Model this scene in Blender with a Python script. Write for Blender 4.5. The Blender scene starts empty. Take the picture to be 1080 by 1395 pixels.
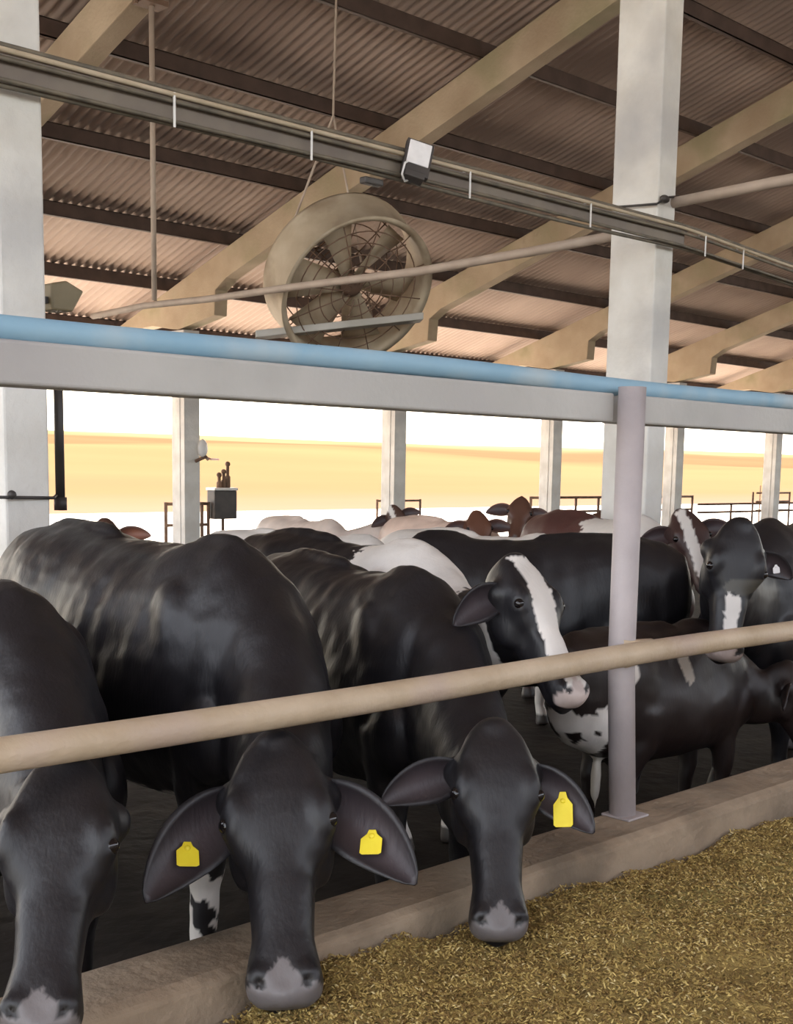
import bpy, bmesh, math, random
import numpy as np
from mathutils import Vector, Matrix, noise
random.seed(7); np.random.seed(7)
SC = bpy.context.scene
COL = SC.collection
R = math.radians

# ------------------------------------------------------------------ camera
camd = bpy.data.cameras.new('camera'); cam = bpy.data.objects.new('camera', camd); COL.objects.link(cam)
SC.camera = cam
camd.sensor_fit = 'VERTICAL'; camd.sensor_height = 36.0; camd.lens = 1669.15 / 1395 * 36
camd.shift_y = (858.9 - 697.5) / 1395
camd.clip_start = .05; camd.clip_end = 2000
_roll, _pitch, _yaw = R(.93), R(7.557), R(43.996)
CF = Vector((math.sin(_yaw) * math.cos(_pitch), math.cos(_yaw) * math.cos(_pitch), -math.sin(_pitch)))
_r = Vector((math.cos(_yaw), -math.sin(_yaw), 0)); _u = _r.cross(CF)
CR = _r * math.cos(_roll) + _u * math.sin(_roll); CU = -_r * math.sin(_roll) + _u * math.cos(_roll)
CP = Vector((0, 0, 1.6))
m = Matrix((CR, CU, -CF)).transposed().to_4x4(); m.translation = CP
cam.matrix_world = m

# ------------------------------------------------------------------ light
SC.view_settings.view_transform = 'Standard'; SC.view_settings.look = 'None'
SC.view_settings.gamma = 1; SC.view_settings.use_curve_mapping = False
SC.view_settings.exposure = 1.8
w = bpy.data.worlds.new('sky'); SC.world = w; w.use_nodes = True
nt = w.node_tree; nt.nodes.clear()
sky = nt.nodes.new('ShaderNodeTexSky'); sky.sky_type = 'NISHITA'; sky.sun_disc = False
sky.sun_elevation = R(48); sky.sun_rotation = R(20); sky.dust_density = 3.0; sky.air_density = 1.0; sky.ozone_density = .7
bg = nt.nodes.new('ShaderNodeBackground'); bg.inputs[1].default_value = .36
wo = nt.nodes.new('ShaderNodeOutputWorld')
hz = nt.nodes.new('ShaderNodeMix'); hz.data_type = 'RGBA'; hz.inputs['Factor'].default_value = .60; hz.inputs['B'].default_value = (3.3, 3.05, 2.75, 1)
nt.links.new(sky.outputs[0], hz.inputs['A']); nt.links.new(hz.outputs['Result'], bg.inputs[0]); nt.links.new(bg.outputs[0], wo.inputs[0])
sd = bpy.data.lights.new('sun', 'SUN'); sd.energy = 5.2; sd.angle = R(.6); sd.color = (1, .93, .82)
so = bpy.data.objects.new('sun', sd); COL.objects.link(so)
sdir = Vector((math.sin(R(20)) * math.cos(R(48)), math.cos(R(20)) * math.cos(R(48)), math.sin(R(48))))
so.rotation_euler = sdir.to_track_quat('Z', 'Y').to_euler(); so.location = (0, 0, 40)

# ------------------------------------------------------------------ materials
MATS = {}
def mat(name, col, rough=.6, col2=None, scale=6, detail=5, bump=0, bscale=None, metal=0, spec=.5, stretch=None, lo=.35, hi=.65, col3=None, scale3=1.2):
    if name in MATS: return MATS[name]
    M = bpy.data.materials.new(name); M.use_nodes = True; t = M.node_tree; b = t.nodes['Principled BSDF']
    b.inputs['Base Color'].default_value = (*col, 1); b.inputs['Roughness'].default_value = rough
    b.inputs['Metallic'].default_value = metal; b.inputs['Specular IOR Level'].default_value = spec
    tc = t.nodes.new('ShaderNodeTexCoord'); mp = t.nodes.new('ShaderNodeMapping')
    t.links.new(tc.outputs['Object'], mp.inputs[0])
    if stretch: mp.inputs['Scale'].default_value = stretch
    if col2:
        n = t.nodes.new('ShaderNodeTexNoise'); n.inputs['Scale'].default_value = scale; n.inputs['Detail'].default_value = detail
        t.links.new(mp.outputs[0], n.inputs['Vector'])
        r = t.nodes.new('ShaderNodeValToRGB'); r.color_ramp.elements[0].position = lo; r.color_ramp.elements[1].position = hi
        r.color_ramp.elements[0].color = (*col, 1); r.color_ramp.elements[1].color = (*col2, 1)
        t.links.new(n.outputs[0], r.inputs[0]); out = r.outputs[0]
        if col3:
            n3 = t.nodes.new('ShaderNodeTexNoise'); n3.inputs['Scale'].default_value = scale3; n3.inputs['Detail'].default_value = 6
            t.links.new(mp.outputs[0], n3.inputs['Vector'])
            r3 = t.nodes.new('ShaderNodeValToRGB'); r3.color_ramp.elements[0].position = .5; r3.color_ramp.elements[1].position = .68
            t.links.new(n3.outputs[0], r3.inputs[0])
            mx = t.nodes.new('ShaderNodeMix'); mx.data_type = 'RGBA'; mx.inputs['B'].default_value = (*col3, 1)
            t.links.new(r3.outputs[0], mx.inputs['Factor']); t.links.new(out, mx.inputs['A']); out = mx.outputs['Result']
        t.links.new(out, b.inputs['Base Color'])
    if bump:
        n2 = t.nodes.new('ShaderNodeTexNoise'); n2.inputs['Scale'].default_value = bscale or scale * 4; n2.inputs['Detail'].default_value = 6
        t.links.new(mp.outputs[0], n2.inputs['Vector'])
        bp = t.nodes.new('ShaderNodeBump'); bp.inputs['Strength'].default_value = bump; bp.inputs['Distance'].default_value = .02
        t.links.new(n2.outputs[0], bp.inputs['Height']); t.links.new(bp.outputs[0], b.inputs['Normal'])
    MATS[name] = M; return M

M_conc = mat('whitewashed_concrete', (.60, .57, .52), .85, (.74, .72, .68), 2.5, bump=.25, bscale=30, col3=(.42, .41, .41), scale3=.9)
M_raft = mat('old_concrete', (.37, .28, .19), .9, (.48, .38, .27), 1.3, bump=.3, bscale=25, col3=(.34, .29, .18), scale3=1.1)
M_roof = mat('dusty_corrugated_sheet', (.40, .30, .25), .75, (.48, .37, .31), 1.0, stretch=(1, .3, 1), col3=(.34, .25, .21), scale3=.6)
M_purl = mat('brown_purlin_steel', (.075, .048, .038), .7, (.11, .07, .055), 4)
M_rail = mat('worn_beige_steel', (.42, .32, .215), .55, (.56, .445, .32), 5, bump=.15, bscale=60, col3=(.40, .30, .25), scale3=2.5)
M_post = mat('grey_mauve_steel', (.34, .30, .30), .55, (.42, .37, .37), 5, bump=.1, bscale=60)
M_beam = mat('pale_grey_beam', (.40, .385, .36), .6, (.50, .48, .45), 3, bump=.08, bscale=50, col3=(.36, .34, .33), scale3=1.5)
M_blue = mat('blue_plastic_pipe', (.22, .38, .50), .6, (.29, .44, .54), 4, col3=(.42, .48, .50), scale3=2)
M_curb = mat('curb_concrete', (.27, .20, .135), .9, (.37, .285, .20), 4, bump=.5, bscale=30, col3=(.17, .13, .09), scale3=3)
M_dark = mat('dark_metal', (.035, .03, .028), .5, (.06, .05, .045), 6)
M_cable = mat('cable_sheath', (.10, .085, .065), .6, (.17, .14, .10), 8)
M_tray = mat('galvanised_tray', (.40, .32, .22), .6, (.50, .41, .30), 5)
M_pipe = mat('dusty_grey_pipe', (.38, .30, .24), .6, (.46, .37, .30), 5)
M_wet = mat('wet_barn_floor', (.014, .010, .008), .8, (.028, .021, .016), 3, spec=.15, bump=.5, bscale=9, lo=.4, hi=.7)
M_alley = mat('feed_alley_concrete', (.26, .22, .17), .9, (.34, .29, .22), 2, bump=.2)
M_field = mat('dry_grass_field', (.125, .064, .030), .95, (.145, .092, .045), .035, spec=0, stretch=(.3, 1, 1), lo=.4, hi=.6, col3=(.13, .056, .034), scale3=.02)
M_apron = mat('sunlit_dry_yard', (.62, .54, .44), .95, (.72, .66, .58), .5)
M_fan = mat('dusty_fan_metal', (.42, .34, .24), .6, (.50, .42, .31), 5, col3=(.28, .21, .14), scale3=2)
M_panel = mat('grey_fan_panel', (.40, .38, .34), .6, (.48, .46, .42), 3)
M_white = mat('white_plastic', (.7, .68, .66), .4, (.78, .76, .74), 5)
M_lens = mat('lamp_glass', (.72, .70, .70), .15, (.78, .76, .76), 30)
M_red = mat('red_hose', (.45, .12, .08), .5)
M_tag = mat('yellow_tag', (.80, .62, .02), .45, (.86, .70, .03), 20)
M_tagp = mat('white_tag', (.75, .73, .72), .45, (.82, .8, .8), 20)
M_eye = mat('eye_dark', (.008, .006, .006), .08)
M_rust = mat('rusty_steel', (.12, .07, .045), .8, (.20, .12, .08), 6)

def coat_material():
    M = bpy.data.materials.new('cow_coat'); M.use_nodes = True; t = M.node_tree; b = t.nodes['Principled BSDF']
    a = t.nodes.new('ShaderNodeAttribute'); a.attribute_name = 'coat'
    tc = t.nodes.new('ShaderNodeTexCoord'); mp = t.nodes.new('ShaderNodeMapping'); mp.inputs['Scale'].default_value = (1, 1, .25)
    t.links.new(tc.outputs['Object'], mp.inputs[0])
    n = t.nodes.new('ShaderNodeTexNoise'); n.inputs['Scale'].default_value = 90; n.inputs['Detail'].default_value = 4; t.links.new(mp.outputs[0], n.inputs['Vector'])
    n2 = t.nodes.new('ShaderNodeTexNoise'); n2.inputs['Scale'].default_value = 5; n2.inputs['Detail'].default_value = 5; t.links.new(tc.outputs['Object'], n2.inputs['Vector'])
    mr = t.nodes.new('ShaderNodeMapRange'); mr.inputs['To Min'].default_value = .36; mr.inputs['To Max'].default_value = .56
    t.links.new(n2.outputs[0], mr.inputs[0]); t.links.new(mr.outputs[0], b.inputs['Roughness'])
    hs = t.nodes.new('ShaderNodeHueSaturation'); mr2 = t.nodes.new('ShaderNodeMapRange'); mr2.inputs['To Min'].default_value = .7; mr2.inputs['To Max'].default_value = 1.3
    t.links.new(n2.outputs[0], mr2.inputs[0]); t.links.new(mr2.outputs[0], hs.inputs['Value']); t.links.new(a.outputs['Color'], hs.inputs['Color'])
    t.links.new(hs.outputs[0], b.inputs['Base Color'])
    bp = t.nodes.new('ShaderNodeBump'); bp.inputs['Strength'].default_value = .22; bp.inputs['Distance'].default_value = .006
    t.links.new(n.outputs[0], bp.inputs['Height']); t.links.new(bp.outputs[0], b.inputs['Normal'])
    b.inputs['Specular IOR Level'].default_value = .5
    b.inputs['Sheen Weight'].default_value = .0; b.inputs['Sheen Roughness'].default_value = .4; b.inputs['Sheen Tint'].default_value = (.75, .8, 1, 1)
    return M
M_coat = coat_material()

# ------------------------------------------------------------------ helpers
def link(name, bm, m, parent=None, smooth=False, origin=None):
    me = bpy.data.meshes.new(name)
    if origin is not None: bmesh.ops.translate(bm, verts=bm.verts, vec=-Vector(origin))
    bmesh.ops.recalc_face_normals(bm, faces=bm.faces)
    bm.to_mesh(me); bm.free()
    o = bpy.data.objects.new(name, me); COL.objects.link(o)
    if m: me.materials.append(m)
    if smooth:
        for p in me.polygons: p.use_smooth = True
    if parent:
        o.parent = parent
        base = Vector((0, 0, 0)); q = parent
        while q is not None: base += q.location; q = q.parent
        o.location = (Vector(origin) if origin is not None else Vector((0, 0, 0))) - base
    elif origin is not None: o.location = origin
    return o
def bev(o, wd=.006, seg=2):
    b = o.modifiers.new('bevel', 'BEVEL'); b.width = wd; b.segments = seg; b.limit_method = 'ANGLE'; return o
def tag(o, label, cat, group=None, kind=None):
    o['label'] = label; o['category'] = cat
    if group: o['group'] = group
    if kind: o['kind'] = kind
    return o
def thing(name, loc, label, cat, group=None):
    o = bpy.data.objects.new(name, None); o.empty_display_size = .1; COL.objects.link(o); o.location = loc
    return tag(o, label, cat, group)
def struct(o, label=None, cat=None):
    o['kind'] = 'structure'
    if label: o['label'] = label; o['category'] = cat
    return o
def box(bm, a, b, rot=None):
    a, b = Vector(a), Vector(b); c = (a + b) / 2; s = b - a
    r = bmesh.ops.create_cube(bm, size=1)
    M = Matrix.Translation(c) @ (rot.to_4x4() if rot else Matrix.Identity(4)) @ Matrix.Diagonal((*s, 1))
    bmesh.ops.transform(bm, matrix=M, verts=r['verts']); return r['verts']
def tube(bm, pts, r, n=12, cap=True):
    pts = [Vector(p) for p in pts]; rs = r if isinstance(r, (list, tuple)) else [r] * len(pts)
    rings = []; prev = None
    for i, p in enumerate(pts):
        t = (pts[min(i + 1, len(pts) - 1)] - pts[max(i - 1, 0)]).normalized()
        if prev is None: u = t.orthogonal().normalized()
        else: u = (prev - t * prev.dot(t)).normalized()
        prev = u; v = t.cross(u)
        rings.append([bm.verts.new(p + (u * math.cos(2 * math.pi * k / n) + v * math.sin(2 * math.pi * k / n)) * rs[i]) for k in range(n)])
    for A, B in zip(rings, rings[1:]):
        for k in range(n): bm.faces.new((A[k], A[(k + 1) % n], B[(k + 1) % n], B[k]))
    if cap: bm.faces.new(rings[0][::-1]); bm.faces.new(rings[-1])
def prism(bm, poly, axis_vec):
    a = [bm.verts.new(p) for p in poly]; b = [bm.verts.new(Vector(p) + Vector(axis_vec)) for p in poly]
    n = len(a)
    bm.faces.new(a); bm.faces.new(b[::-1])
    for i in range(n): bm.faces.new((a[i], b[i], b[(i + 1) % n], a[(i + 1) % n]))
def NB(): return bmesh.new()

# ------------------------------------------------------------------ ground and shell
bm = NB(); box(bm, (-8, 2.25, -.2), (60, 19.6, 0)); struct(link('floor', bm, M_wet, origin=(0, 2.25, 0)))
bm = NB(); box(bm, (-30, -12, -.2), (60, 2.25, 0)); struct(link('trim_1', bm, M_alley, origin=(0, 0, 0)), 'grey concrete feed alley floor in front of the curb', 'floor')

def field_bands():          # strips of different crops lying one behind the other on the hillside
    t = M_field.node_tree; b = t.nodes['Principled BSDF']; old = b.inputs['Base Color'].links[0].from_socket
    tc = t.nodes.new('ShaderNodeTexCoord'); sp = t.nodes.new('ShaderNodeSeparateXYZ'); t.links.new(tc.outputs['Object'], sp.inputs[0])
    nz = t.nodes.new('ShaderNodeTexNoise'); nz.inputs['Scale'].default_value = .012; nz.inputs['Detail'].default_value = 5; t.links.new(tc.outputs['Object'], nz.inputs['Vector'])
    ad = t.nodes.new('ShaderNodeMath'); ad.operation = 'MULTIPLY_ADD'; ad.inputs[1].default_value = 60; t.links.new(nz.outputs[0], ad.inputs[0]); t.links.new(sp.outputs['Y'], ad.inputs[2])
    mr = t.nodes.new('ShaderNodeMapRange'); mr.inputs['From Min'].default_value = 60; mr.inputs['From Max'].default_value = 380; t.links.new(ad.outputs[0], mr.inputs[0])
    r = t.nodes.new('ShaderNodeValToRGB'); e = r.color_ramp.elements
    e[0].position = 0; e[0].color = (.175, .115, .085, 1); e[1].position = 1; e[1].color = (.21, .18, .11, 1)
    for p, c in ((.10, (.155, .105, .055)), (.28, (.165, .12, .06)), (.42, (.145, .08, .042)), (.68, (.15, .085, .045)), (.80, (.18, .14, .075))): q = e.new(p); q.color = (*c, 1)
    t.links.new(mr.outputs[0], r.inputs[0])
    mx = t.nodes.new('ShaderNodeMix'); mx.data_type = 'RGBA'; mx.inputs['Factor'].default_value = .72; t.links.new(old, mx.inputs['A']); t.links.new(r.outputs[0], mx.inputs['B']); t.links.new(mx.outputs['Result'], b.inputs['Base Color'])
field_bands()
# terrain beyond the open eave
def terr(x, y):
    d = max(0, y - 60); h = d * .040 + .5 * math.sin(x * .012 + 1) * min(1, d / 80)
    h += 1.6 * noise.noise(Vector((x * .012, y * .02, 3))) * min(1, d / 60)
    if d > 300: h = terr(x, 358) - (d - 300) * .02
    return h - .05
bm = NB(); nx, ny = 70, 60; V = []
for j in range(ny + 1):
    y = 33 + (j / ny) ** 1.7 * 420
    V.append([bm.verts.new((-260 + 1000 * i / nx, y, terr(-260 + 1000 * i / nx, y))) for i in range(nx + 1)])
for j in range(ny):
    for i in range(nx): bm.faces.new((V[j][i], V[j][i + 1], V[j + 1][i + 1], V[j + 1][i]))
struct(link('trim_2', bm, M_field, smooth=True), 'dry golden hillside rising beyond the yard', 'field')
bm = NB(); box(bm, (-60, 19.6, -.4), (160, 36, -.04)); struct(link('trim_3', bm, M_apron), 'pale sunlit dirt yard outside the barn', 'yard')

# curb under the fence
bm = NB()
prism(bm, [(-6, 2.06, 0), (-6, 2.32, 0), (-6, 2.32, .485), (-6, 2.30, .5), (-6, 2.12, .5), (-6, 2.09, .485)], (40, 0, 0))
o = link('feed_curb', bm, M_curb, origin=(0, 2.2, 0)); tag(o, 'long low brown concrete curb between the feed and the cows', 'curb'); bev(o, .01)

# ------------------------------------------------------------------ frames: columns, rafters, purlins, roof
T = .312; Y0 = 18.06; ZL = 4.195                     # lower rafter edge line
def zl(y): return ZL + (Y0 - y) * T
RD = .47                                             # rafter depth (vertical)
FX = [7.28 + 5 * i for i in range(-1, 8)]
ords = ['hidden beyond the left edge', 'leftmost', 'second from the left', 'third from the left', 'fourth from the left', 'fifth from the left', 'sixth from the left', 'seventh from the left', 'eighth from the left']
for i, x in enumerate(FX):
    bm = NB(); hw = .13
    poly = [(x - hw, 21.3, zl(21.3) + RD - .16), (x - hw, 19.3, zl(19.3) + RD - .3), (x - hw, 18.9, 4.0), (x - hw, 18.1, 3.88), (x - hw, 17.03, 4.05), (x - hw, 17.0, 4.45), (x - hw, 16.7, zl(16.7)), (x - hw, 3.2, zl(3.2)), (x - hw, 3.2, zl(3.2) + RD), (x - hw, 21.3, zl(21.3) + RD)]
    prism(bm, poly, (2 * hw, 0, 0))
    o = link('concrete_rafter', bm, M_raft, origin=(x, Y0, 3.9)); bev(o, .012)
    where = {0: 'beyond the left column', 1: 'at top left, mostly behind the left tall column', 2: 'whose haunch sits on the leftmost slender column', 3: 'whose haunch is behind the dusty fan', 4: 'landing left of the tall right column', 5: 'just right of the tall right column', 6: 'near the right edge, second right of the tall column', 7: 'third right of the tall column', 8: 'farthest, at the right edge'}[i]
    tag(o, 'sloping tan concrete roof rafter ' + where, 'rafter', 'sloping concrete rafters')
    if i < 1: continue
    bm = NB(); a = .19
    box(bm, (x - .16, Y0 - a, 0), (x + .16, Y0 + a, 3.87))
    box(bm, (x - .172, Y0 - .07, 0), (x - .158, Y0 + .07, 3.8))
    o = link('eave_column', bm, M_conc, origin=(x, Y0, 0)); bev(o, .015)
    tag(o, {1: 'slender grey eave column behind the left tall column', 2: 'slender grey eave column beside the black control box', 3: 'slender grey eave column below the fan haunch', 4: 'slender grey eave column left of the fence post', 5: 'slender grey eave column just right of the tall right column', 6: 'slender grey eave column nearest the right edge', 7: 'distant eave column beyond the right edge, first', 8: 'distant eave column beyond the right edge, second'}[i], 'column', 'slender columns along the open far eave')
for x, lab in ((2.555, 'thick whitewashed concrete column at the left edge'), (7.27, 'tall whitewashed concrete column right of centre')):
    bm = NB(); prism(bm, [(x - .105, 4.96, 0), (x - .105, 5.34, 0), (x - .105, 5.34, zl(5.34) - .003), (x - .105, 4.96, zl(4.96) - .003)], (.21, 0, 0))
    o = link('tall_column', bm, M_conc, origin=(x, 5.15, 0)); bev(o, .012); tag(o, lab, 'column', 'tall concrete columns inside the pen')
# purlins
PY = [20.2, 18.4, 16.62, 14.82, 13.0, 11.2, 9.4, 7.6, 5.8, 4.0]
pw = ['out on the overhang past the far eave columns', 'lowest inside the far eave', 'second up from the far eave', 'third up from the far eave', 'fourth up from the far eave', 'fifth up from the far eave', 'sixth up from the far eave', 'seventh up from the far eave', 'eighth up from the far eave', 'topmost']
for y, lab in zip(PY, pw):
    z = zl(y) + RD; bm = NB(); h = .2
    box(bm, (-6, y - .035, z), (48, y - .02, z + h)); box(bm, (-6, y - .035, z), (48, y + .045, z + .012)); box(bm, (-6, y - .035, z + h - .01), (48, y + .045, z + h))
    o = link('roof_purlin', bm, M_purl, origin=(0, y, z)); tag(o, 'dark steel purlin under the roof, ' + lab, 'purlin', 'roof purlins')
# corrugated roof
pitch, amp = .15, .026; n = int(54 / pitch) * 6
xs = np.linspace(-6, 48, n + 1); zz = amp * np.sin(2 * np.pi * xs / pitch)
ys = [21.6, 15.5, 15.42, 11.2, 11.12, 7.0, 6.92, 3.0]; lift = [0, 0, .012, .012, .024, .024, .036, .036]
vv = []
for y, l in zip(ys, lift): vv.append(np.stack([xs, np.full(n + 1, y), zz + zl(y) + RD + .2 + amp + l], 1))
vv = np.concatenate(vv); ff = []
for j in range(len(ys) - 1):
    b = j * (n + 1)
    i = np.arange(n); ff.append(np.stack([b + i, b + i + 1, b + n + 1 + i + 1, b + n + 1 + i], 1))
ff = np.concatenate(ff)
me = bpy.data.meshes.new('ceiling'); me.from_pydata(vv.tolist(), [], ff.tolist()); me.materials.append(M_roof)
o = bpy.data.objects.new('ceiling', me); COL.objects.link(o); struct(o)
for p in me.polygons: p.use_smooth = True
s = o.modifiers.new('s', 'SOLIDIFY'); s.thickness = .003; s.offset = 1

# unseen roof slope and wall added to block sky light; left gable open
yb = np.array([3.0, -7.2]); zb_ = np.array([zl(3.0), zl(3.0) - 10.2 * T]) + RD + .2
vv = np.concatenate([np.stack([xs, np.full(n + 1, y), zz + z + amp], 1) for y, z in zip(yb, zb_)]); i = np.arange(n); ff = np.stack([i, i + 1, n + 2 + i, n + 1 + i], 1)
me = bpy.data.meshes.new('ceiling'); me.from_pydata(vv.tolist(), [], ff.tolist()); me.materials.append(M_roof); o = bpy.data.objects.new('ceiling', me); COL.objects.link(o); struct(o)
s = o.modifiers.new('s', 'SOLIDIFY'); s.thickness = .003
bm = NB(); box(bm, (-6, -7.2, 0), (48, -7.0, 3.2)); struct(link('wall_light_block', bm, M_conc))

# ------------------------------------------------------------------ fence
PX = 3.2
def post(x, lab):
    t = thing('fence_post', (x, 2.31, .5), lab, 'post')
    bm = NB(); tube(bm, [(x, 2.25, .47), (x, 2.31 - .03, 1.0), (x, 2.31 - .03, 1.86)], .043, 24); 
    link('upright', bm, M_post, t, True, (x, 2.31, .5))
    bm = NB(); box(bm, (x - .05, 2.19, .5), (x + .06, 2.30, .508)); bev(link('base_plate', bm, M_post, t, False, (x, 2.31, .5)), .003)
post(PX, 'round grey steel fence post standing on the curb right of centre')
for (xa, xb, lab) in ((-3, PX - .02, 'pale grey square steel beam left of the fence post'), (PX + .03, 9.5, 'pale grey square steel beam right of the fence post')):
    bm = NB(); box(bm, (xa, 2.33, 1.752), (xb, 2.42, 1.842)); o = link('fence_beam', bm, M_beam, origin=((xa + xb) / 2, 2.37, 1.752)); bev(o, .008, 3)
    tag(o, lab, 'beam')
bm = NB(); pts = [(-3 + 12.5 * k / 60, 2.365 + .004 * math.sin(k * .9), 1.868 + .004 * math.sin(k * .55)) for k in range(61)]
tube(bm, pts, .028, 16); o = link('water_pipe', bm, M_blue, smooth=True, origin=(0, 2.36, 1.868)); tag(o, 'pale blue plastic pipe lying along the top of the beam', 'pipe')
bm = NB(); pts = [(-3 + 12.5 * k / 40, 2.215 + .003 * math.sin(k), 1.03 + .004 * math.sin(k * .7)) for k in range(41)]
tube(bm, pts, .036, 20)
tube(bm, [(PX - .03, 2.25, 1.03), (PX + .11, 2.245, 1.035)], [.045, .034], 16)
o = link('neck_rail', bm, M_rail, smooth=True, origin=(0, 2.22, 1.03)); tag(o, 'long beige steel neck rail crossing in front of the cows', 'rail')

# ------------------------------------------------------------------ overhead services
tr = thing('cable_tray', (2.5, 4.88, 3.12), 'tan cable tray with dark cables crossing in front of the tall columns', 'tray')
def run(z, y, r, sag, mt, nm, ph=0):
    bm = NB(); P = []
    for k in range(90):
        x = -4 + 19 * k / 89
        zz_ = z + sag * math.sin(x * 1.4 + ph) + (-.055 * (x - 7.4) if x > 7.4 else 0)
        P.append((x, y, zz_))
    tube(bm, P, r, 8); link(nm, bm, mt, tr, True, (2.5, 4.88, 3.12))
run(3.245, 4.86, .012, .003, M_tray, 'conduit'); run(3.275, 4.9, .014, .002, M_cable, 'cable', 1)
run(3.215, 4.87, .011, .003, M_cable, 'cable', 2); run(3.135, 4.87, .010, .006, M_cable, 'cable', .5); run(3.12, 4.9, .012, .009, M_cable, 'cable', 2.4)
bm = NB(); box(bm, (-4, 4.895, 3.14), (7.4, 4.91, 3.22)); box(bm, (-4, 4.87, 3.225), (7.4, 4.91, 3.235)); link('channel', bm, mat('channel_steel', (.15, .12, .10), .6, (.20, .165, .13), 4), tr, origin=(2.5, 4.88, 3.12))
for x in (3.25, 4.05, 5.2, 6.3, 7.6, 8.1):
    bm = NB(); z = 3.18 if x < 7.4 else 3.18 - .055 * (x - 7.4)
    box(bm, (x - .005, 4.85, z - .08), (x + .005, 4.856, z + .07)); box(bm, (x - .005, 4.85, z + .064), (x + .005, 4.91, z + .07)); link('clip', bm, M_white, tr, origin=(2.5, 4.88, 3.12))
# floodlight
f = thing('floodlight', (4.82, 4.83, 3.17), 'small black floodlight with pale square lens on the cable tray', 'lamp')
rot = Matrix.Rotation(R(-38), 3, 'Z') @ Matrix.Rotation(R(40), 3, 'X')
def fl(nm, a, b, mt):
    bm = NB(); box(bm, a, b); bmesh.ops.transform(bm, matrix=Matrix.Translation((4.74, 4.80, 3.23)) @ (Matrix.Rotation(R(-28), 4, 'Z') @ Matrix.Rotation(R(-12), 4, 'X') @ Matrix.Rotation(R(14), 4, 'Y')), verts=bm.verts)
    return bev(link(nm, bm, mt, f, origin=(4.82, 4.83, 3.17)), .004)
fl('housing', (-.075, 0, -.10), (.075, .045, .09), M_dark); fl('lens', (-.062, -.006, -.045), (.062, .002, .082), M_lens)
fl('bracket', (-.06, -.03, -.13), (.05, .05, -.095), M_dark)
bm = NB(); tube(bm, [(4.72, 4.83, 3.22), (4.66, 4.82, 3.19), (4.64, 4.82, 3.13), (4.67, 4.83, 3.10), (4.72, 4.83, 3.12)], .006, 8); link('wire', bm, M_white, f, True, (4.82, 4.83, 3.17))
bm = NB(); box(bm, (4.40, 4.84, 3.05), (4.53, 4.89, 3.085)); o = bev(link('junction_box', bm, M_dark, origin=(4.46, 4.86, 3.05)), .008); tag(o, 'small dark box under the cable tray left of the floodlight', 'box')

# water pipe along the barn depth, and the drop rod
t = thing('overhead_pipe', (7.35, 5, 3.4), 'dusty pipe running from the tall right column towards the far eave', 'pipe')
bm = NB(); tube(bm, [(7.33, 5.4, 3.26), (7.33, 6.2, 3.235), (7.33, 7.4, 3.21), (7.33, 9, 3.235), (7.33, 10.4, 3.24), (7.33, 11.5, 3.27), (7.33, 12.6, 3.24)], [.036, .036, .036, .034, .034, .034, .034], 14); link('far_pipe', bm, M_pipe, t, True, (7.35, 5, 3.4))
bm = NB(); tube(bm, [(7.35, 5.1, 3.42), (7.33, 4.2, 3.44), (7.33, 2.5, 3.45)], .036, 14); link('near_pipe', bm, M_pipe, t, True, (7.35, 5, 3.4))
t = thing('wire_tie', (7.13, 5.15, 3.4), 'twisted dark wire tie round the tall right column', 'wire')
bm = NB(); tube(bm, [(7.13, 5.36, 3.41), (7.13, 4.945, 3.38), (7.25, 4.94, 3.44), (7.385, 4.945, 3.47), (7.385, 5.36, 3.47)], .008, 8); link('loop', bm, M_dark, t, True, (7.13, 5.15, 3.4))
bm = NB(); bmesh.ops.create_icosphere(bm, subdivisions=2, radius=.035, matrix=Matrix.Translation((7.2, 4.93, 3.42)) @ Matrix.Diagonal((1.4, .7, .8, 1))); link('knot', bm, M_dark, t, True, (7.13, 5.15, 3.4))
t = thing('hanger_rod', (7.3, 11.3, 3.25), 'thin vertical steel hanger rod dropping from the roof at left', 'rod')
bm = NB(); tube(bm, [(7.3, 11.3, 3.30), (7.3, 11.3, 6.24)], .028, 10); link('rod', bm, M_pipe, t, True, (7.3, 11.3, 3.25))
bm = NB(); box(bm, (7.14, 11.2, 6.22), (7.44, 11.4, 6.275)); tube(bm, [(7.12, 11.3, 6.2), (7.12, 11.3, 6.4)], .02, 8); link('bracket', bm, M_rust, t, False, (7.3, 11.3, 3.25))
# drop pipe beside the left column
t = thing('drop_pipe', (2.87, 5.1, 1.4), 'dark vertical pipe beside the left tall column', 'pipe')
bm = NB(); tube(bm, [(2.84, 5.2, 1.40), (2.84, 5.2, 2.15)], .022, 12); tube(bm, [(2.84, 5.2, 1.38), (2.84, 5.2, 1.44)], .03, 12); link('pipe', bm, M_dark, t, True, (2.87, 5.1, 1.4))
bm = NB(); tube(bm, [(2.82, 5.2, 1.45), (2.67, 4.95, 1.445), (2.4, 4.92, 1.45)], .007, 8); bmesh.ops.create_icosphere(bm, subdivisions=2, radius=.02, matrix=Matrix.Translation((2.46, 4.92, 1.46))); link('strap', bm, M_dark, t, True, (2.87, 5.1, 1.4))
bm = NB(); prism(bm, [(2.87, 5.3, 2.30), (2.87, 5.3, 2.42), (2.95, 5.3, 2.44), (3.04, 5.3, 2.40), (2.98, 5.3, 2.30)], (0, .12, 0)); o = bev(link('light_fitting', bm, mat('olive_fitting', (.20, .16, .09), .6, (.26, .21, .13), 5), origin=(2.9, 5.3, 2.3)), .01)
bm = NB(); box(bm, (2.6, 5.33, 2.33), (2.9, 5.36, 2.36)); link('arm', bm, M_dark, o, origin=(2.9, 5.3, 2.3))
tag(o, 'olive brown angular fitting on the right side of the left column', 'fitting')

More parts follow.
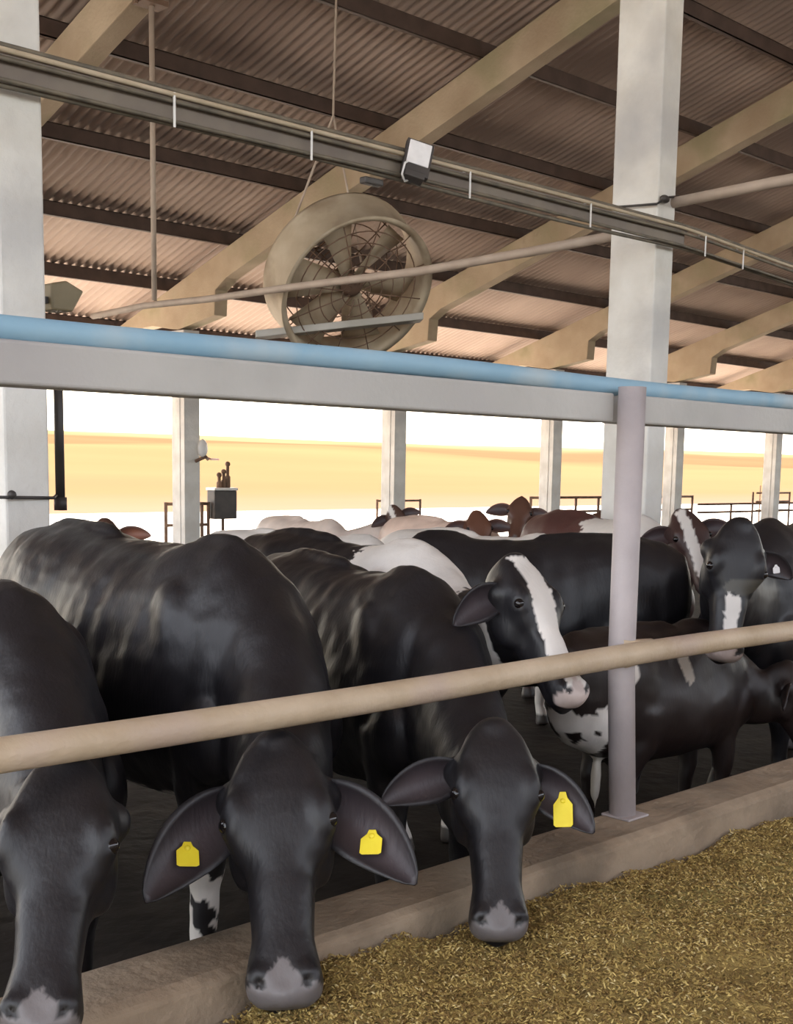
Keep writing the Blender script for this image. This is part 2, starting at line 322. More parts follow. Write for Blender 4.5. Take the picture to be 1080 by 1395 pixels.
# fan
FC = Vector((8.20, 9.25, 3.40))
t = thing('barn_fan', FC, 'large dusty round barn fan hanging tilted above the blue pipe', 'fan')
view = (FC - CP).normalized()
ax = Vector((-.16, -.80, -.58)).normalized()
e1 = ax.cross(Vector((0, 0, 1))).normalized(); e2 = ax.cross(e1).normalized()
def ringpt(r, a, h): return FC + e1 * r * math.cos(a) + e2 * r * math.sin(a) + ax * h
N = 56
bm = NB(); prof = [(.74, -.22), (.80, -.24), (.80, -.20), (.765, .20), (.80, .24), (.74, .22), (.725, .18), (.725, -.18)]
rg = [[bm.verts.new(ringpt(r, 2 * math.pi * k / N, h)) for r, h in prof] for k in range(N)]
for k in range(N):
    A, B = rg[k], rg[(k + 1) % N]
    for j in range(len(prof)): bm.faces.new((A[j], A[(j + 1) % len(prof)], B[(j + 1) % len(prof)], B[j]))
link('shroud', bm, M_fan, t, True, FC)
for side in (-.2, .2):
    bm = NB()
    for rr in (.15, .27, .39, .51, .63):
        tube(bm, [ringpt(rr, 2 * math.pi * k / 40, side) for k in range(41)], .006, 6)
    for k in range(12):
        a = 2 * math.pi * k / 12; tube(bm, [ringpt(.08, a, side), ringpt(.75, a, side)], .006, 6)
    link('wire_guard', bm, M_rust, t, True, FC)
bm = NB(); tube(bm, [ringpt(0, 0, -.16), ringpt(0, 0, -.14), ringpt(0, 0, .10), ringpt(0, 0, .14)], [.07, .11, .11, .06], 20); link('motor', bm, M_rust, t, True, FC)
bm = NB()
for s in (-.05, .05): tube(bm, [ringpt(.74, 0, -.1) + e2 * s, ringpt(.74, math.pi, -.1) + e2 * s], .018, 8)
link('motor_mount', bm, M_rust, t, True, FC)
for k in range(6):
    bm = NB(); a0 = 2 * math.pi * k / 6
    P = []
    for j in range(7):
        r = .10 + .56 * j / 6; wd = .09 + .11 * j / 6
        tw = R(38 - 16 * j / 6)
        c = ringpt(r, a0, .02); tang = (-e1 * math.sin(a0) + e2 * math.cos(a0))
        d = tang * math.cos(tw) + ax * math.sin(tw)
        P.append((c - d * wd, c + ax * .015, c + d * wd))
    vs = [[bm.verts.new(q) for q in p] for p in P]
    for A, B in zip(vs, vs[1:]):
        for j in range(2): bm.faces.new((A[j], A[j + 1], B[j + 1], B[j]))
    o = link('blade', bm, M_fan, t, True, FC); s = o.modifiers.new('s', 'SOLIDIFY'); s.thickness = .008
bm = NB(); A, B, C_, D = [Vector(p) for p in ((7.42, 9.72, 2.83), (8.72, 8.72, 3.05), (8.9, 8.95, 3.05), (7.6, 9.95, 2.83))]
prism(bm, [A, B, C_, D], (0, 0, .07)); bev(link('lower_panel', bm, M_panel, t, False, FC), .01)
bm = NB(); tube(bm, [ringpt(.78, .4, -.2), (8.2, 9.5, 5.0), (8.2, 9.45, 6.88)], .012, 6); tube(bm, [ringpt(.78, 2.4, -.2), (8.2, 9.5, 5.0)], .012, 6)
link('hanging_chain', bm, M_pipe, t, True, FC)

# ------------------------------------------------------------------ far edge rails and box
def railset(x0, x1, zs, posts, lab, y=18.55, r=.028, rusty=M_rust, name='yard_rail'):
    t = thing(name, ((x0 + x1) / 2, y, 0), lab, 'railing', 'low steel railings along the open eave'); O = ((x0 + x1) / 2, y, 0)
    for z in zs:
        bm = NB(); tube(bm, [(x0, y, z), (x1, y, z)], r, 8); link('bar', bm, rusty, t, True, O)
    for x in posts:
        bm = NB(); tube(bm, [(x, y, 0), (x, y, max(zs) + .03)], r * 1.1, 8); link('upright', bm, rusty, t, True, O)
railset(12.18, 12.42, (.52, .90), (12.18, 12.42), 'short dark railing just left of the leftmost slender column')
railset(12.75, 13.09, (.52, .90), (12.75, 12.95, 13.09), 'short dark railing between a slender column and the black box')
railset(17.3, 17.7, (.50, .92), (17.3, 17.7), 'square dark railing left of the second slender column', r=.022)
railset(17.95, 18.55, (.50, .92), (17.95, 18.55), 'square dark railing right of the second slender column', r=.022)
railset(22.2, 29.0, (.62, .96), (22.2, 23.2, 23.9, 24.8, 25.6, 27.0, 28.0, 29.0), 'long dark railing behind the fence post with many uprights', r=.03)
railset(29.3, 46, (.52, .74), (31, 33.5, 36, 39, 42, 45), 'long low dark railing at the right edge', r=.03)
railset(32.1, 34.0, (.55, .80, 1.05), (31.9, 32.6, 33.3, 34.0), 'square dark railing round the rightmost slender column', y=18.4, r=.026)
t = thing('control_box', (13.4, 18.5, 0), 'black control box with valves beside the leftmost slender column', 'box')
O = (13.4, 18.5, 0)
bm = NB(); box(bm, (13.13, 18.4, .62), (13.63, 18.65, 1.14)); bev(link('case', bm, M_dark, t, False, O), .02)
bm = NB(); box(bm, (13.12, 18.38, 1.14), (13.64, 18.67, 1.19)); bev(link('lid', bm, M_white, t, False, O), .01)
for dx, h in ((-.1, .22), (0, .28), (.09, .42)):
    bm = NB(); x = 13.4 + dx; tube(bm, [(x, 18.5, 1.18), (x, 18.5, 1.18 + h * .5), (x, 18.5, 1.18 + h * .55), (x, 18.5, 1.18 + h)], [.05, .05, .03, .03], 10); bmesh.ops.create_icosphere(bm, subdivisions=2, radius=.05, matrix=Matrix.Translation((x, 18.5, 1.2 + h))); link('valve', bm, M_rust, t, True, O)
bm = NB(); tube(bm, [(13.38, 18.5, 0), (13.38, 18.5, .64)], .03, 8); link('stand', bm, M_rust, t, True, O)
t = thing('tap_fitting', (12.45, 17.8, 1.85), 'pale tap fitting with red hose on the leftmost slender column', 'tap'); O = (12.45, 17.8, 1.85)
bm = NB(); bmesh.ops.create_icosphere(bm, subdivisions=2, radius=.11, matrix=Matrix.Translation((12.45, 17.8, 1.88)) @ Matrix.Diagonal((.9, .6, 1.5, 1))); link('cover', bm, M_white, t, True, O)
bm = NB(); tube(bm, [(12.3, 17.8, 1.66), (12.5, 17.78, 1.74), (12.62, 17.9, 1.70)], .03, 8); link('clamp', bm, M_rust, t, True, O)
bm = NB(); tube(bm, [(12.62, 17.9, 1.72), (12.9, 18.2, 1.70), (13.25, 18.45, 1.70)], .018, 8); link('hose', bm, M_red, t, True, O)
for (x, y, z, h, lab) in ((17.7, 26, 0, .95, 'thin dark stake in the yard between two slender columns'), (11.4, 24, 0, 1.35, 'thin dark stake in the yard left of the first slender column'), (38.6, 22, 0, 1.2, 'thin dark stake in the yard near the right edge'), (21.2, 22, 0, 1.0, 'thin dark stake behind the far brown cows')):
    bm = NB(); tube(bm, [(x, y, z - .1), (x, y, z + h)], [.03, .02], 8); o = link('yard_stake', bm, M_rust, origin=(x, y, z)); tag(o, lab, 'stake')

# ------------------------------------------------------------------ feed
def feedz(x, y):
    b = .45 - .055 * max(0, min(1, (x - 1.8) / 3)) 
    if y < 1.2: b *= max(0, 1 - ((1.2 - y) / 1.5) ** 1.6)
    b += .035 * noise.noise(Vector((x * 2.2, y * 2.2, 0))) + .03 * noise.noise(Vector((x * 7, y * 7, 5))) + .014 * noise.noise(Vector((x * 22, y * 22, 9)))
    if y > 1.75: b += -.02 * (y - 1.75) / .3
    return max(b, -.02)
bm = NB(); nx, ny = 420, 150; V = []
for j in range(ny + 1):
    y = -.4 + 2.455 * j / ny
    V.append([bm.verts.new((-.3 + 7.6 * i / nx, y, feedz(-.3 + 7.6 * i / nx, y))) for i in range(nx + 1)])
for j in range(ny):
    for i in range(nx): bm.faces.new((V[j][i], V[j][i + 1], V[j + 1][i + 1], V[j + 1][i]))
M_feed = mat('silage_feed', (.23, .155, .045), .95, (.40, .28, .085), 18, 8, bump=1.0, bscale=70, lo=.38, hi=.62, col3=(.31, .24, .075), scale3=2.0)
o = link('silage_feed', bm, M_feed, smooth=True, origin=(3, 1, 0)); tag(o, 'heap of olive brown chopped silage feed along the curb', 'feed', kind='stuff')
cols = [((.36, .25, .07), 'feed_straw'), ((.58, .43, .15), 'feed_chaff'), ((.19, .115, .03), 'feed_stem'), ((.62, .50, .24), 'feed_husk')]
rng = np.random.RandomState(3); Vs = []; Fs = []; Mi = []
for k in range(110000):
    x = rng.uniform(.8, 5.6); y = 2.07 - abs(rng.normal(0, .75)) if k % 3 else rng.uniform(.3, 2.07)
    if y < 0.1: continue
    z = feedz(x, y) + .003; L = rng.uniform(.0025, .008); wd = rng.uniform(.001, .003)
    a = rng.uniform(0, 6.28); el = rng.uniform(-.2, .8)
    d = np.array([math.cos(a) * math.cos(el), math.sin(a) * math.cos(el), math.sin(el)]); sd_ = np.array([-math.sin(a), math.cos(a), rng.uniform(-.3, .3)])
    c = np.array([x, y, z + L * .5 * abs(math.sin(el))]); up = np.array([0, 0, .0015])
    b = len(Vs); Vs += [c - d * L - sd_ * wd, c + d * L - sd_ * wd * .6, c + d * L * .8 + sd_ * wd, c - d * L + sd_ * wd, c + up * 2]
    Fs += [(b, b + 1, b + 4), (b + 1, b + 2, b + 4), (b + 2, b + 3, b + 4), (b + 3, b, b + 4)]
    q = rng.choice(4, p=[.40, .15, .41, .04]); Mi += [q] * 4
me = bpy.data.meshes.new('feed_flakes'); me.from_pydata([tuple(v) for v in Vs], [], Fs)
for c, nm in cols: me.materials.append(mat(nm, c, .8))
me.polygons.foreach_set('material_index', Mi)
fo = bpy.data.objects.new('feed_flakes', me); COL.objects.link(fo); fo.parent = o; fo.location = (-3, -1, 0); fo['kind'] = 'stuff'

# ------------------------------------------------------------------ cows
def sup(c, s, e): 
    return math.copysign(abs(c) ** e, c), math.copysign(abs(s) ** e, s)
def loft(bm, rings, n=28, ex=.88):
    """rings: (center, u, v, hw, top, bot, pear)"""
    RR = []
    for (c, u, v, hw, tp, bt, pear) in rings:
        row = []
        for k in range(n):
            a = 2 * math.pi * k / n; cs, sn = math.cos(a), math.sin(a)
            cs, sn = sup(cs, sn, ex)
            wdt = hw * (1 - pear * sn)
            row.append(bm.verts.new(c + u * (cs * wdt) + v * (sn * (tp if sn > 0 else bt))))
        RR.append(row)
    for A, B in zip(RR, RR[1:]):
        for k in range(n): bm.faces.new((A[k], A[(k + 1) % n], B[(k + 1) % n], B[k]))
    bm.faces.new(RR[0][::-1]); bm.faces.new(RR[-1])
def ell(bm, c, rad, axes=None, sub=3):
    M = Matrix.Translation(c)
    if axes: M = M @ Matrix((axes[0], axes[1], axes[2])).transposed().to_4x4()
    bmesh.ops.create_icosphere(bm, subdivisions=sub, radius=1, matrix=M @ Matrix.Diagonal((*rad, 1)))
def bez(a, b, c, d, t): return a * (1 - t) ** 3 + b * 3 * t * (1 - t) ** 2 + c * 3 * t * t * (1 - t) + d * t ** 3
BLACK = (.0085, .0075, .0095); WHITE = (.66, .62, .58); BROWN = (.10, .045, .03); GREY = (.15, .135, .135); PINK = (.42, .30, .28)

def cow(label, withers, rump, H, poll, muzzle, fn, vox=.012, coat=BLACK, patches=(), blaze=None, muzzle_col=GREY, ears=(1, 1), tags=(), ear_pose=(-.35, .1), scale=1.0, head_w=1.0, legs_white=(), headcoat=None, tail=True, leg_dx=(0, 0, 0, 0), earcol=None, group='dairy cows in the barn', cat='cow', earlen=.25, ear_t=.17, sock=.42):
    W = Vector((withers[0], withers[1], 0)); Rm = Vector((rump[0], rump[1], 0)); S = H / 1.40
    d = (W - Rm).normalized(); Z = Vector((0, 0, 1)); s = d.cross(Z).normalized()       # s = cow's right-ish side
    poll = Vector(poll); muz = Vector(muzzle); a = (muz - poll).normalized(); fn = Vector(fn); n = (fn - a * fn.dot(a)).normalized(); l = a.cross(n).normalized(); HL = (muz - poll).length
    bm = NB()
    # torso
    bl = (W - Rm).length / 1.22
    tors = [(-1.30, 1.20, .92, .07, .0), (-1.26, 1.30, .78, .16, .05), (-1.15, 1.365, .68, .235, .12), (-.98, 1.385, .62, .27, .10), (-.82, 1.385, .585, .285, .05), (-.62, 1.365, .56, .30, .20), (-.40, 1.355, .545, .315, .22), (-.2, 1.36, .55, .305, .26), (-.02, 1.395, .57, .27, .34), (.12, 1.385, .58, .25, .34), (.26, 1.30, .61, .215, .22), (.38, 1.16, .68, .15, .1), (.44, 1.04, .78, .08, 0)]
    rings = []
    for (x, zt, zb, hw, pe) in tors:
        xx = x * (bl if x < 0 else 1) * (1 if x < 0 else S)
        zc = (zt + zb) / 2 * S + .05 * S; c = W + d * xx + Z * zc
        rings.append((c, s, Z, hw * S, zt * S - zc, zc - zb * S, pe))
    loft(bm, rings, 32)
    P = lambda x, y, z: W + d * (x * S * (bl if x < 0 else 1)) + s * (y * S) + Z * (z * S)
    for q in (-1, 1):
        ell(bm, P(-1.22, .10 * q, 1.22), (.06 * S, .05 * S, .06 * S), (d, s, Z))
        ell(bm, P(.06, .165 * q, 1.02), (.15 * S, .085 * S, .27 * S), ((d + Z * .35).normalized(), s, (Z - d * .35).normalized()))      # shoulder blade
        ell(bm, P(.24, .17 * q, .84), (.13 * S, .09 * S, .15 * S), (d, s, Z))
        ell(bm, P(-1.05, .17 * q, .95), (.2 * S, .11 * S, .26 * S), (d, s, Z))            # thigh
    ell(bm, P(0, 0, 1.36), (.16 * S, .05 * S, .05 * S), (d, s, Z)); ell(bm, P(-.85, 0, 1.37), (.32 * S, .05 * S, .04 * S), (d, s, Z))
    ell(bm, P(-.92, 0, .60), (.16 * S, .13 * S, .13 * S), (d, s, Z))                      # udder
    # neck
    A0 = P(.10, 0, 1.04); A3 = poll + a * (.17 * HL / .55) - n * .085 * head_w
    t0 = (d * .5 - Z * .12); L = (A3 - A0).length
    hdir = (n * .8 + (A3 - A0).normalized() * .6).normalized()
    A1 = A0 + t0.normalized() * L * .38; A2 = A3 - hdir * L * .3
    rings = []
    for i in range(12):
        t = i / 11; c = bez(A0, A1, A2, A3, t); c2 = bez(A0, A1, A2, A3, min(1, t + .02)); c1 = bez(A0, A1, A2, A3, max(0, t - .02)); tg = (c2 - c1).normalized()
        up = (Z * (1 - t) - a * t); up = (up - tg * up.dot(tg)).normalized(); sd2 = tg.cross(up).normalized()
        e = t ** .8
        rings.append((c, sd2, up, (.19 * (1 - e) + .098 * e * head_w) * S, (.31 * (1 - e) + .125 * e) * S, (.36 * (1 - e) + .13 * e) * S, .15 * (1 - t)))
    loft(bm, rings, 28)
    # head
    k = HL / .55
    hr = [(-.10, .04, .02, .07), (-.055, .062, .055, .11), (0, .080, .072, .125), (.10, .102, .082, .14), (.20, .119, .085, .15), (.30, .121, .080, .155), (.40, .110, .070, .15), (.52, .086, .062, .125), (.64, .070, .058, .10), (.76, .0655, .055, .083), (.86, .076, .056, .076), (.93, .083, .052, .07), (.985, .076, .042, .056), (1.02, .05, .025, .035)]
    rings = [(poll + a * (t * HL) + n * (-.02 * k), l, n, hw * k * head_w * (1 if t < .8 else 1.0), (f_ * 1.0) * k, b_ * k, -.14 if t < .6 else 0) for (t, hw, f_, b_) in hr]
    loft(bm, rings, 28, .74)
    HP = lambda t, u, v: poll + a * (t * HL) + l * (u * k * head_w) + n * (v * k)
    for q in (-1, 1):
        ell(bm, HP(.31, .098 * q, .025), (.045 * k, .034 * k, .036 * k), (a, l, n)); ell(bm, HP(.26, .088 * q, .045), (.05 * k, .03 * k, .025 * k), (a, l, n))
        ell(bm, HP(.34, .085 * q, -.08), (.10 * k, .035 * k, .07 * k), (a, l, n))          # cheek
        ell(bm, HP(.93, .048 * q, .018), (.035 * k, .032 * k, .026 * k), (a, l, n))        # nostril wing
        ell(bm, HP(ear_t - .015, .10 * q, -.045), (.05 * k, .045 * k, .05 * k), (a, l, n))          # ear root
    ell(bm, HP(-.03, 0, .0), (.05 * k, .06 * k, .06 * k), (a, l, n)); ell(bm, HP(.985, 0, -.005), (.025 * k, .05 * k, .04 * k), (a, l, n))
    ell(bm, HP(.93, 0, -.065), (.06 * k, .05 * k, .03 * k), (a, l, n))                     # chin
    # legs
    def leg(pts, rs): tube(bm, pts, rs, 14)
    for qi, (q, dx) in enumerate(((-1, leg_dx[0]), (1, leg_dx[1]))):
        leg([P(.18, .15 * q, .85), P(.16, .155 * q, .66), P(.17 + dx * .6, .15 * q, .42), P(.155 + dx * .8, .15 * q, .36), P(.15 + dx, .15 * q, .14), P(.17 + dx, .15 * q, .09), P(.18 + dx, .15 * q, 0)], [r_ * S for r_ in (.12, .085, .058, .05, .036, .046, .062)])
    for q, dx in ((-1, leg_dx[2]), (1, leg_dx[3])):
        leg([P(-1.0, .17 * q, .9), P(-.98, .175 * q, .72), P(-1.12 + dx * .5, .17 * q, .52), P(-1.17 + dx * .6, .165 * q, .46), P(-1.13 + dx, .165 * q, .16), P(-1.10 + dx, .165 * q, .09), P(-1.08 + dx, .165 * q, 0)], [r_ * S for r_ in (.15, .12, .062, .056, .038, .048, .062)])
    if tail:
        tube(bm, [P(-1.22, 0, 1.28), P(-1.34, 0, 1.22), P(-1.38, .02, 1.0), P(-1.37, .03, .75), P(-1.36, .03, .6)], [r_ * S for r_ in (.035, .03, .022, .018, .02)], 10)
        tube(bm, [P(-1.36, .03, .62), P(-1.35, .03, .5), P(-1.36, .02, .38), P(-1.35, .03, .27)], [r_ * S for r_ in (.02, .038, .034, .008)], 10)
    bmesh.ops.triangulate(bm, faces=[f_ for f_ in bm.faces if len(f_.verts) > 4])
    bmesh.ops.recalc_face_normals(bm, faces=bm.faces)
    me = bpy.data.meshes.new('tmp'); bm.to_mesh(me); bm.free()
    to = bpy.data.objects.new('tmp', me); COL.objects.link(to)
    r = to.modifiers.new('r', 'REMESH'); r.mode = 'VOXEL'; r.voxel_size = vox; r.adaptivity = 0
    sm = to.modifiers.new('sm', 'SMOOTH'); sm.factor = .5; sm.iterations = max(3, int(.09 / vox))
    dg = bpy.context.evaluated_depsgraph_get(); ev = to.evaluated_get(dg); me2 = bpy.data.meshes.new_from_object(ev)
    bpy.data.objects.remove(to); bpy.data.meshes.remove(me)
    nv = len(me2.vertices); co = np.empty(nv * 3); me2.vertices.foreach_get('co', co); co = co.reshape(-1, 3)
    no = np.empty(nv * 3); me2.vertices.foreach_get('normal', no); no = no.reshape(-1, 3)
    pa, na, aa, la = map(np.array, (poll, n, a, l))
    rel = co - pa; ht = rel @ aa / HL; hu = rel @ la / (k * head_w); hv = rel @ na / k
    ishead = (ht > -.15) & (ht < 1.1) & (np.abs(hu) < .16) & (hv > -.2) & (hv < .12)
    def dent(c, r_, dep):
        dd = np.linalg.norm(co - np.array(c), axis=1); wgt = np.exp(-(dd / r_) ** 2); return -no * (wgt * dep)[:, None]
    off = np.zeros_like(co)
    for q in (-1, 1):
        off += dent(HP(.955, .05 * q, .035), .016 * k, .018 * k); off += dent(HP(.32, .118 * q, .035), .016 * k, .012 * k)
        off += dent(HP(.50, .075 * q, .03), .04 * k, .012 * k); off += dent(HP(.52, .09 * q, -.03), .05 * k, .012 * k)
        off += dent(P(-.60, .29 * q, 1.15), .15 * S, .018 * S); off += dent(P(-.22, .27 * q, 1.05), .12 * S, .02 * S)
    # mouth line
    mm = ishead & (ht > .78) & (hv < -.02); off += -no * (np.exp(-((hv + .045) / .006) ** 2) * mm * .006 * k)[:, None]
    # subtle ribs, muscle and skin unevenness
    dv = np.array(d); Wv = np.array(W); xl = (co - Wv) @ dv; zl_ = co[:, 2]
    rib = np.sin(xl * 55) * np.exp(-((xl + .45) / .28) ** 2) * np.exp(-((zl_ - 1.0) / .25) ** 2) * .003
    nz = np.array([noise.noise(Vector(c) * 7.0) for c in co]) * .008 + np.array([noise.noise(Vector(c) * 19.0 + Vector((3, 1, 2))) for c in co]) * .0022
    nz = nz * (~ishead * .9 + .25)
    # folds on the neck
    off += no * (rib + nz)[:, None]
    co2 = co + off
    # colours
    cl = np.tile(np.array(coat), (nv, 1))
    wob = np.array([noise.noise(Vector(c) * 9.0) + .5 * noise.noise(Vector(c) * 30.0) for c in co])
    if headcoat is not None: cl[ishead & (hv > -.17)] = headcoat
    for (c, rad, colr) in patches:
        q = np.linalg.norm((co - np.array(c)) / np.array(rad), axis=1) + wob * .22
        cl[q < 1] = colr
    if legs_white:
        for (front, side) in legs_white:
            sx = np.array(s); yl = (co - Wv) @ sx
            mk = (zl_ < (sock + wob * .09)) & ((wob > -.12) | (zl_ < .15)) & ((xl > -.4) if front else (xl < -.6)) & ((yl * side) > 0) & (xl < .34) & ~ishead; cl[mk] = WHITE
    cl[(zl_ < .07)] = (.06, .05, .045)
    if blaze:
        for (t0_, t1_, w0, w1, u0) in blaze:
            tt = np.clip((ht - t0_) / (t1_ - t0_), 0, 1); wd = w0 + (w1 - w0) * tt
            mk = ishead & (ht > t0_ + wob * .03) & (ht < t1_ + wob * .03) & (np.abs(hu - u0) < wd + wob * .012) & (hv > -.03); cl[mk] = WHITE
    mz = ishead & (ht > .955 - .10 * np.clip(1 - np.abs(hu) / .05, 0, 1) + wob * .01) & (hv > -.035); cl[mz] = muzzle_col
    if tail:
        tm = (xl < -1.33 * bl * S + .01) & (zl_ < .62 * S) & (zl_ > .22 * S)
        cl[tm & (np.abs((co - Wv) @ np.array(s)) < .08)] = (.5, .46, .4) if WHITE in [p[2] for p in patches] or tail == 'white' else coat
    for q in (-1, 1):
        for (c, r_) in ((HP(.955, .05 * q, .035), .015 * k), (HP(.32, .118 * q, .035), .02 * k)):
            cl[np.linalg.norm(co - np.array(c), axis=1) < r_] = (.008, .006, .006)
    me2.vertices.foreach_set('co', co2.ravel())
    bmx = NB(); bmx.from_mesh(me2); bpy.data.meshes.remove(me2)
    cola = [tuple(c) for c in cl]
    lay = bmx.verts.layers.float_color.new('coat'); bmx.verts.ensure_lookup_table()
    for i, v in enumerate(bmx.verts): v[lay] = (*cola[i], 1)
    # ears
    earinfo = {}
    for q, on in zip((-1, 1), ears):
        if not on: continue
        droop, fwd = ear_pose[0] if not isinstance(ear_pose[0], tuple) else ear_pose[0][0 if q < 0 else 1], ear_pose[1]
        base = HP(ear_t, .10 * q, -.045)
        out = (l * q * 1.0 + a * (-droop) + n * fwd).normalized()
        bend = (out + a * .38).normalized()
        EL = earlen * k; nl, nw = 16, 9; fr = n * .9 + a * .45
        grid = []; gi = []
        for i in range(nl + 1):
            t = i / nl; c = base + out * (EL * t) + (bend - out) * (EL * t * t * .8)
            tg = (out + (bend - out) * 1.6 * t).normalized(); f3 = (fr - tg * fr.dot(tg)).normalized(); wv = tg.cross(f3).normalized()
            wdt = EL * .25 * (math.sin(math.pi * min(1, (t * .86 + .14)) ** .85) ** .75) + .004
            row = []
            for j in range(nw):
                x = -1 + 2 * j / (nw - 1)
                cup = .62 * (1 - t * .55)
                row.append((c + wv * (x * wdt) + f3 * ((x * x - .4) * wdt * cup), f3))
            grid.append(row)
        F = [[bmx.verts.new(p + f3 * .0035) for p, f3 in row] for row in grid]; B = [[bmx.verts.new(p - f3 * .0035) for p, f3 in row] for row in grid]
        ec = earcol or (.055, .040, .045)
        oc = headcoat if headcoat is not None else coat
        for i in range(nl + 1):
            for j in range(nw):
                edge = abs(j - (nw - 1) / 2) / ((nw - 1) / 2)
                m_ = max(0, 1 - edge ** 2 * 1.1) * (1 - abs(i / nl - .5) * .9)
                F[i][j][lay] = (*[ec[z_] * m_ + oc[z_] * (1 - m_) for z_ in range(3)], 1); B[i][j][lay] = (*oc, 1)
        for i in range(nl):
            for j in range(nw - 1):
                bmx.faces.new((F[i][j], F[i][j + 1], F[i + 1][j + 1], F[i + 1][j])); bmx.faces.new((B[i][j + 1], B[i][j], B[i + 1][j], B[i + 1][j + 1]))
            for j in (0, nw - 1): 
                q4 = (F[i][j], F[i + 1][j], B[i + 1][j], B[i][j]); bmx.faces.new(q4 if j == 0 else q4[::-1])
        bmx.faces.new([F[nl][j] for j in range(nw)] + [B[nl][j] for j in range(nw - 1, -1, -1)])
        i = int(nl * .56); earinfo[q] = (grid[i][nw // 2][0], grid[i][nw // 2][1], (grid[i + 1][nw // 2][0] - grid[i][nw // 2][0]).normalized())
    bmesh.ops.recalc_face_normals(bmx, faces=[f_ for f_ in bmx.faces if f_.index < 0]) if False else None
    me3 = bpy.data.meshes.new('holstein_cow')
    org = (W + Rm) / 2
    bmesh.ops.translate(bmx, verts=bmx.verts, vec=-org); bmx.to_mesh(me3); bmx.free(); me3.materials.append(M_coat)
    for p in me3.polygons: p.use_smooth = True
    o = bpy.data.objects.new('holstein_cow', me3); COL.objects.link(o); o.location = org
    tag(o, label, cat, group)
    for q in (-1, 1):
        bm = NB(); bmesh.ops.create_uvsphere(bm, u_segments=16, v_segments=10, radius=.0195 * k, matrix=Matrix.Translation(HP(.32, .111 * q, .033)))
        link('eye', bm, M_eye, o, True, HP(.32, .111 * q, .033))
    for (q, mt, sz, tall) in tags:
        c, f3, tg = earinfo[q]; bm = NB()
        up = (-Vector((0, 0, 1)) + tg * .15); up = (up - f3 * up.dot(f3)).normalized(); sdv = up.cross(f3).normalized(); c0 = c + f3 * .02
        poly = [(-.16, -.30), (-.24, -.10), (-.50, .12), (-.50, .78), (-.38, .85), (.38, .85), (.50, .78), (.50, .12), (.24, -.10), (.16, -.30)]
        prism(bm, [c0 + sdv * (x * sz) + up * (y * sz * tall) + f3 * .010 * y for x, y in poly], f3 * .002)
        ell(bm, c0 + f3 * .003, (sz * .14, sz * .14, sz * .08), (sdv, up, f3), 2)
        tg_o = link('ear_tag', bm, mt, o, False, c0); bev(tg_o, .001)
        tg_o['label'] = 'yellow ear tag' if mt is M_tag else 'white ear tag'
    return o

# three nearest, heads through the fence over the feed
cow('nearest black cow at the left edge with lowered head by the curb', (1.48, 3.02), (1.72, 4.2), 1.29, (1.24, 2.27, .945), (1.02, 1.99, .56), (-.6, -.8, .4), vox=.0105, ears=(0, 0))
cow('black cow facing the camera with two yellow ear tags, muzzle in the feed', (2.20, 3.05), (2.38, 4.55), 1.385, (1.775, 2.24, .915), (1.56, 1.94, .475), (-.62, -.7, .45), vox=.0095, tags=((-1, M_tag, .052, 1), (1, M_tag, .052, 1)), ear_pose=(-.80, .12), legs_white=((True, -1), (True, 1), (False, 1)), sock=.60, earlen=.295)
cow('black cow with one tall yellow ear tag, head low beside the fence post', (2.86, 2.90), (3.24, 4.10), 1.27, (2.37, 2.08, .90), (2.17, 1.87, .48), (-.62, -.7, .42), vox=.0105, tags=((-1, M_tag, .05, 1.6),), ear_pose=((-.62, -.15), .1), headcoat=(.010, .009, .011), earlen=.24)
# right of them
_r4 = CR * .75 + Vector((0, 0, 1)) * .3 - CF * .75
cow('black cow with broad white blaze and white neck, head just left of the fence post', (3.64, 3.70), (3.78, 4.95), 1.30, (3.02, 2.58, 1.28), (2.97, 2.28, .90), _r4, vox=.0115,
    blaze=((-.05, .45, .06, .058, .0), (.4, .93, .055, .06, 0)), muzzle_col=(.50, .41, .38), ears=(0, 1), ear_pose=(-.1, -.3), legs_white=((True, -1), (True, 1), (False, -1)),
    patches=(((3.52, 3.55, 1.22), (.26, .42, .16), WHITE), ((2.97, 2.62, 1.08), (.05, .08, .13), WHITE), ((2.98, 2.5, .88), (.09, .09, .06), (.5, .36, .33))))
cow('big black cow standing broadside behind the fence post', (4.46, 4.30), (5.28, 3.46), 1.29, (4.42, 5.0, .98), (4.5, 5.25, .5), (-.6, .6, .5), vox=.015, ears=(1, 1),
    patches=(((4.60, 3.22, .62), (.12, .16, .12), WHITE),), tail='white')
cow('black cow at the right edge with white stripe down its lower face', (5.50, 3.07), (6.75, 3.35), 1.38, (4.57, 2.69, 1.36), (4.40, 2.63, .85), (-.5, -.6, .35), vox=.013, muzzle_col=(.30, .24, .22), ear_pose=(.1, -.35), ears=(1, 0), earlen=.2, blaze=((.52, .9, .034, .036, .0),),
    tags=((-1, M_tagp, .03, 1),), patches=(((4.5, 2.6, 1.14), (.09, .09, .035), (.06, .055, .045)),))
cow('low dark brown young cow with white hind patch under the rail behind the fence post', (4.62, 2.92), (3.92, 3.06), .97, (4.98, 2.66, .74), (5.08, 2.56, .36), (.3, -.5, .5), vox=.014, coat=(.013, .007, .006), ear_pose=(.1, -.2), legs_white=((False, 1), (False, -1)), sock=.62,
    patches=(((3.66, 2.85, .68), (.13, .2, .16), WHITE), ((4.38, 2.76, .86), (.035, .1, .13), (.30, .26, .22)), ((4.05, 2.8, .80), (.05, .08, .06), WHITE), ((4.82, 2.62, .82), (.04, .06, .03), (.3, .27, .25))))
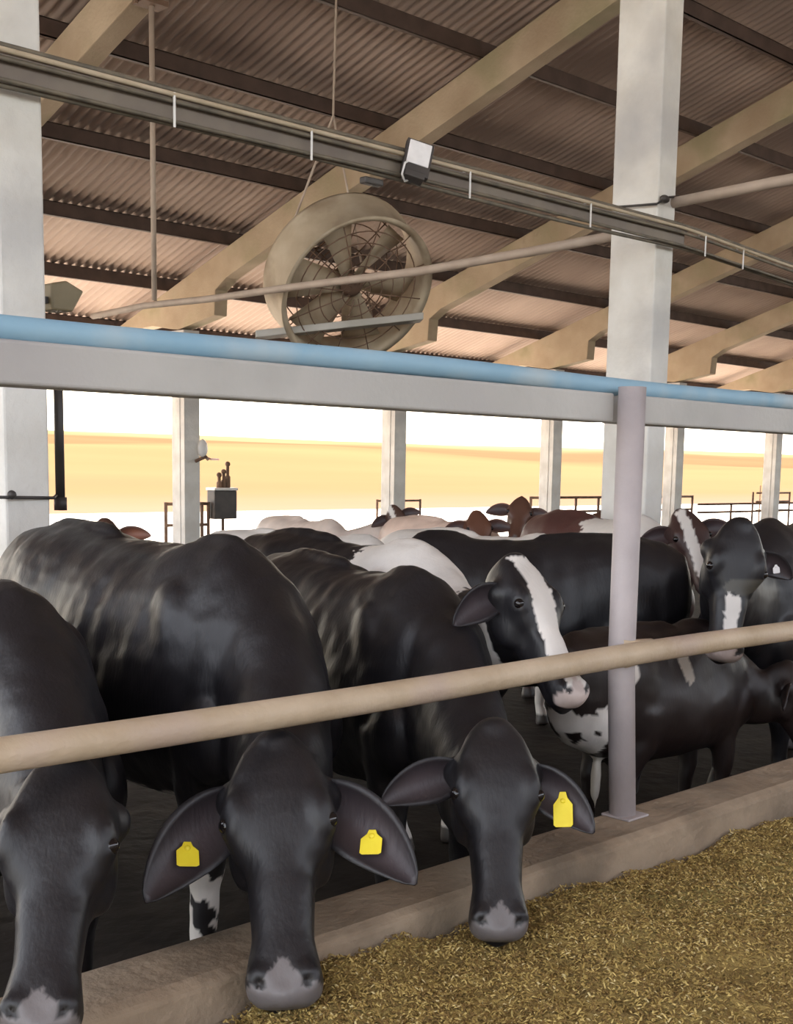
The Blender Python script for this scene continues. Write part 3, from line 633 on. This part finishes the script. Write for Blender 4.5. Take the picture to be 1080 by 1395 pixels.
cow('dark brown cow with white withers and white blaze behind the broadside cow', (6.44, 4.5), (6.83, 5.62), 1.33, (6.20, 4.03, 1.34), (6.08, 3.74, .95), (-.4, -.5, .4), vox=.018, coat=(.075, .03, .026), patches=(((6.46, 4.58, 1.2), (.36, .38, .5), WHITE),), headcoat=(.05, .025, .022), blaze=((-.05, .95, .035, .04, .02),), ear_pose=(.1, 0))
G2 = 'cows standing far back in the pen'
cow('reddish brown cow far back, left of the fence post', (8.1, 6.45), (9.25, 6.55), 1.24, (7.38, 6.26, 1.35), (7.12, 6.10, 1.05), (-.5, -.5, .8), vox=.02, coat=BROWN, group=G2, ear_pose=(.0, 0))
cow('farthest pale cow with dark head, left of the small brown head', (7.5, 8.7), (7.7, 9.9), 1.12, (7.75, 8.1, 1.23), (7.75, 7.9, .9), (-.4, -.5, .4), vox=.02, coat=(.62, .52, .46), headcoat=(.07, .035, .025), blaze=((-.1, .9, .03, .03, .05),), group=G2, ear_pose=(.1, 0))
cow('far pale pinkish cow with small brown head beside the brown cow', (7.6, 6.95), (7.75, 8.1), 1.19, (7.04, 6.42, 1.24), (6.88, 6.18, .9), (-.4, -.5, .4), vox=.02, coat=(.66, .50, .42), headcoat=(.12, .05, .03), group=G2, ear_pose=(.1, 0))
cow('brown cow whose ears show over the back of the big black cow', (4.2, 7.2), (4.6, 8.4), 1.16, (3.98, 6.74, 1.22), (3.85, 6.5, .88), (-.4, -.5, .4), vox=.018, coat=(.07, .035, .025), group=G2, ear_pose=(.25, 0), earcol=(.25, .09, .05))
cow('white cow back seen beyond the big tagged black cow, left of the bright strip', (5.36, 5.9), (5.1, 7.2), 1.17, (5.75, 5.45, 1.0), (5.8, 5.2, .6), (-.4, -.5, .4), vox=.018, coat=WHITE, headcoat=BLACK, group=G2, ear_pose=(.1, 0))
cow('white cow back seen as a bright strip above the broadside cow', (6.08, 5.0), (5.95, 6.25), 1.20, (5.7, 4.75, .9), (5.5, 4.6, .5), (-.4, -.5, .4), vox=.018, coat=WHITE, group=G2, ear_pose=(.1, 0))
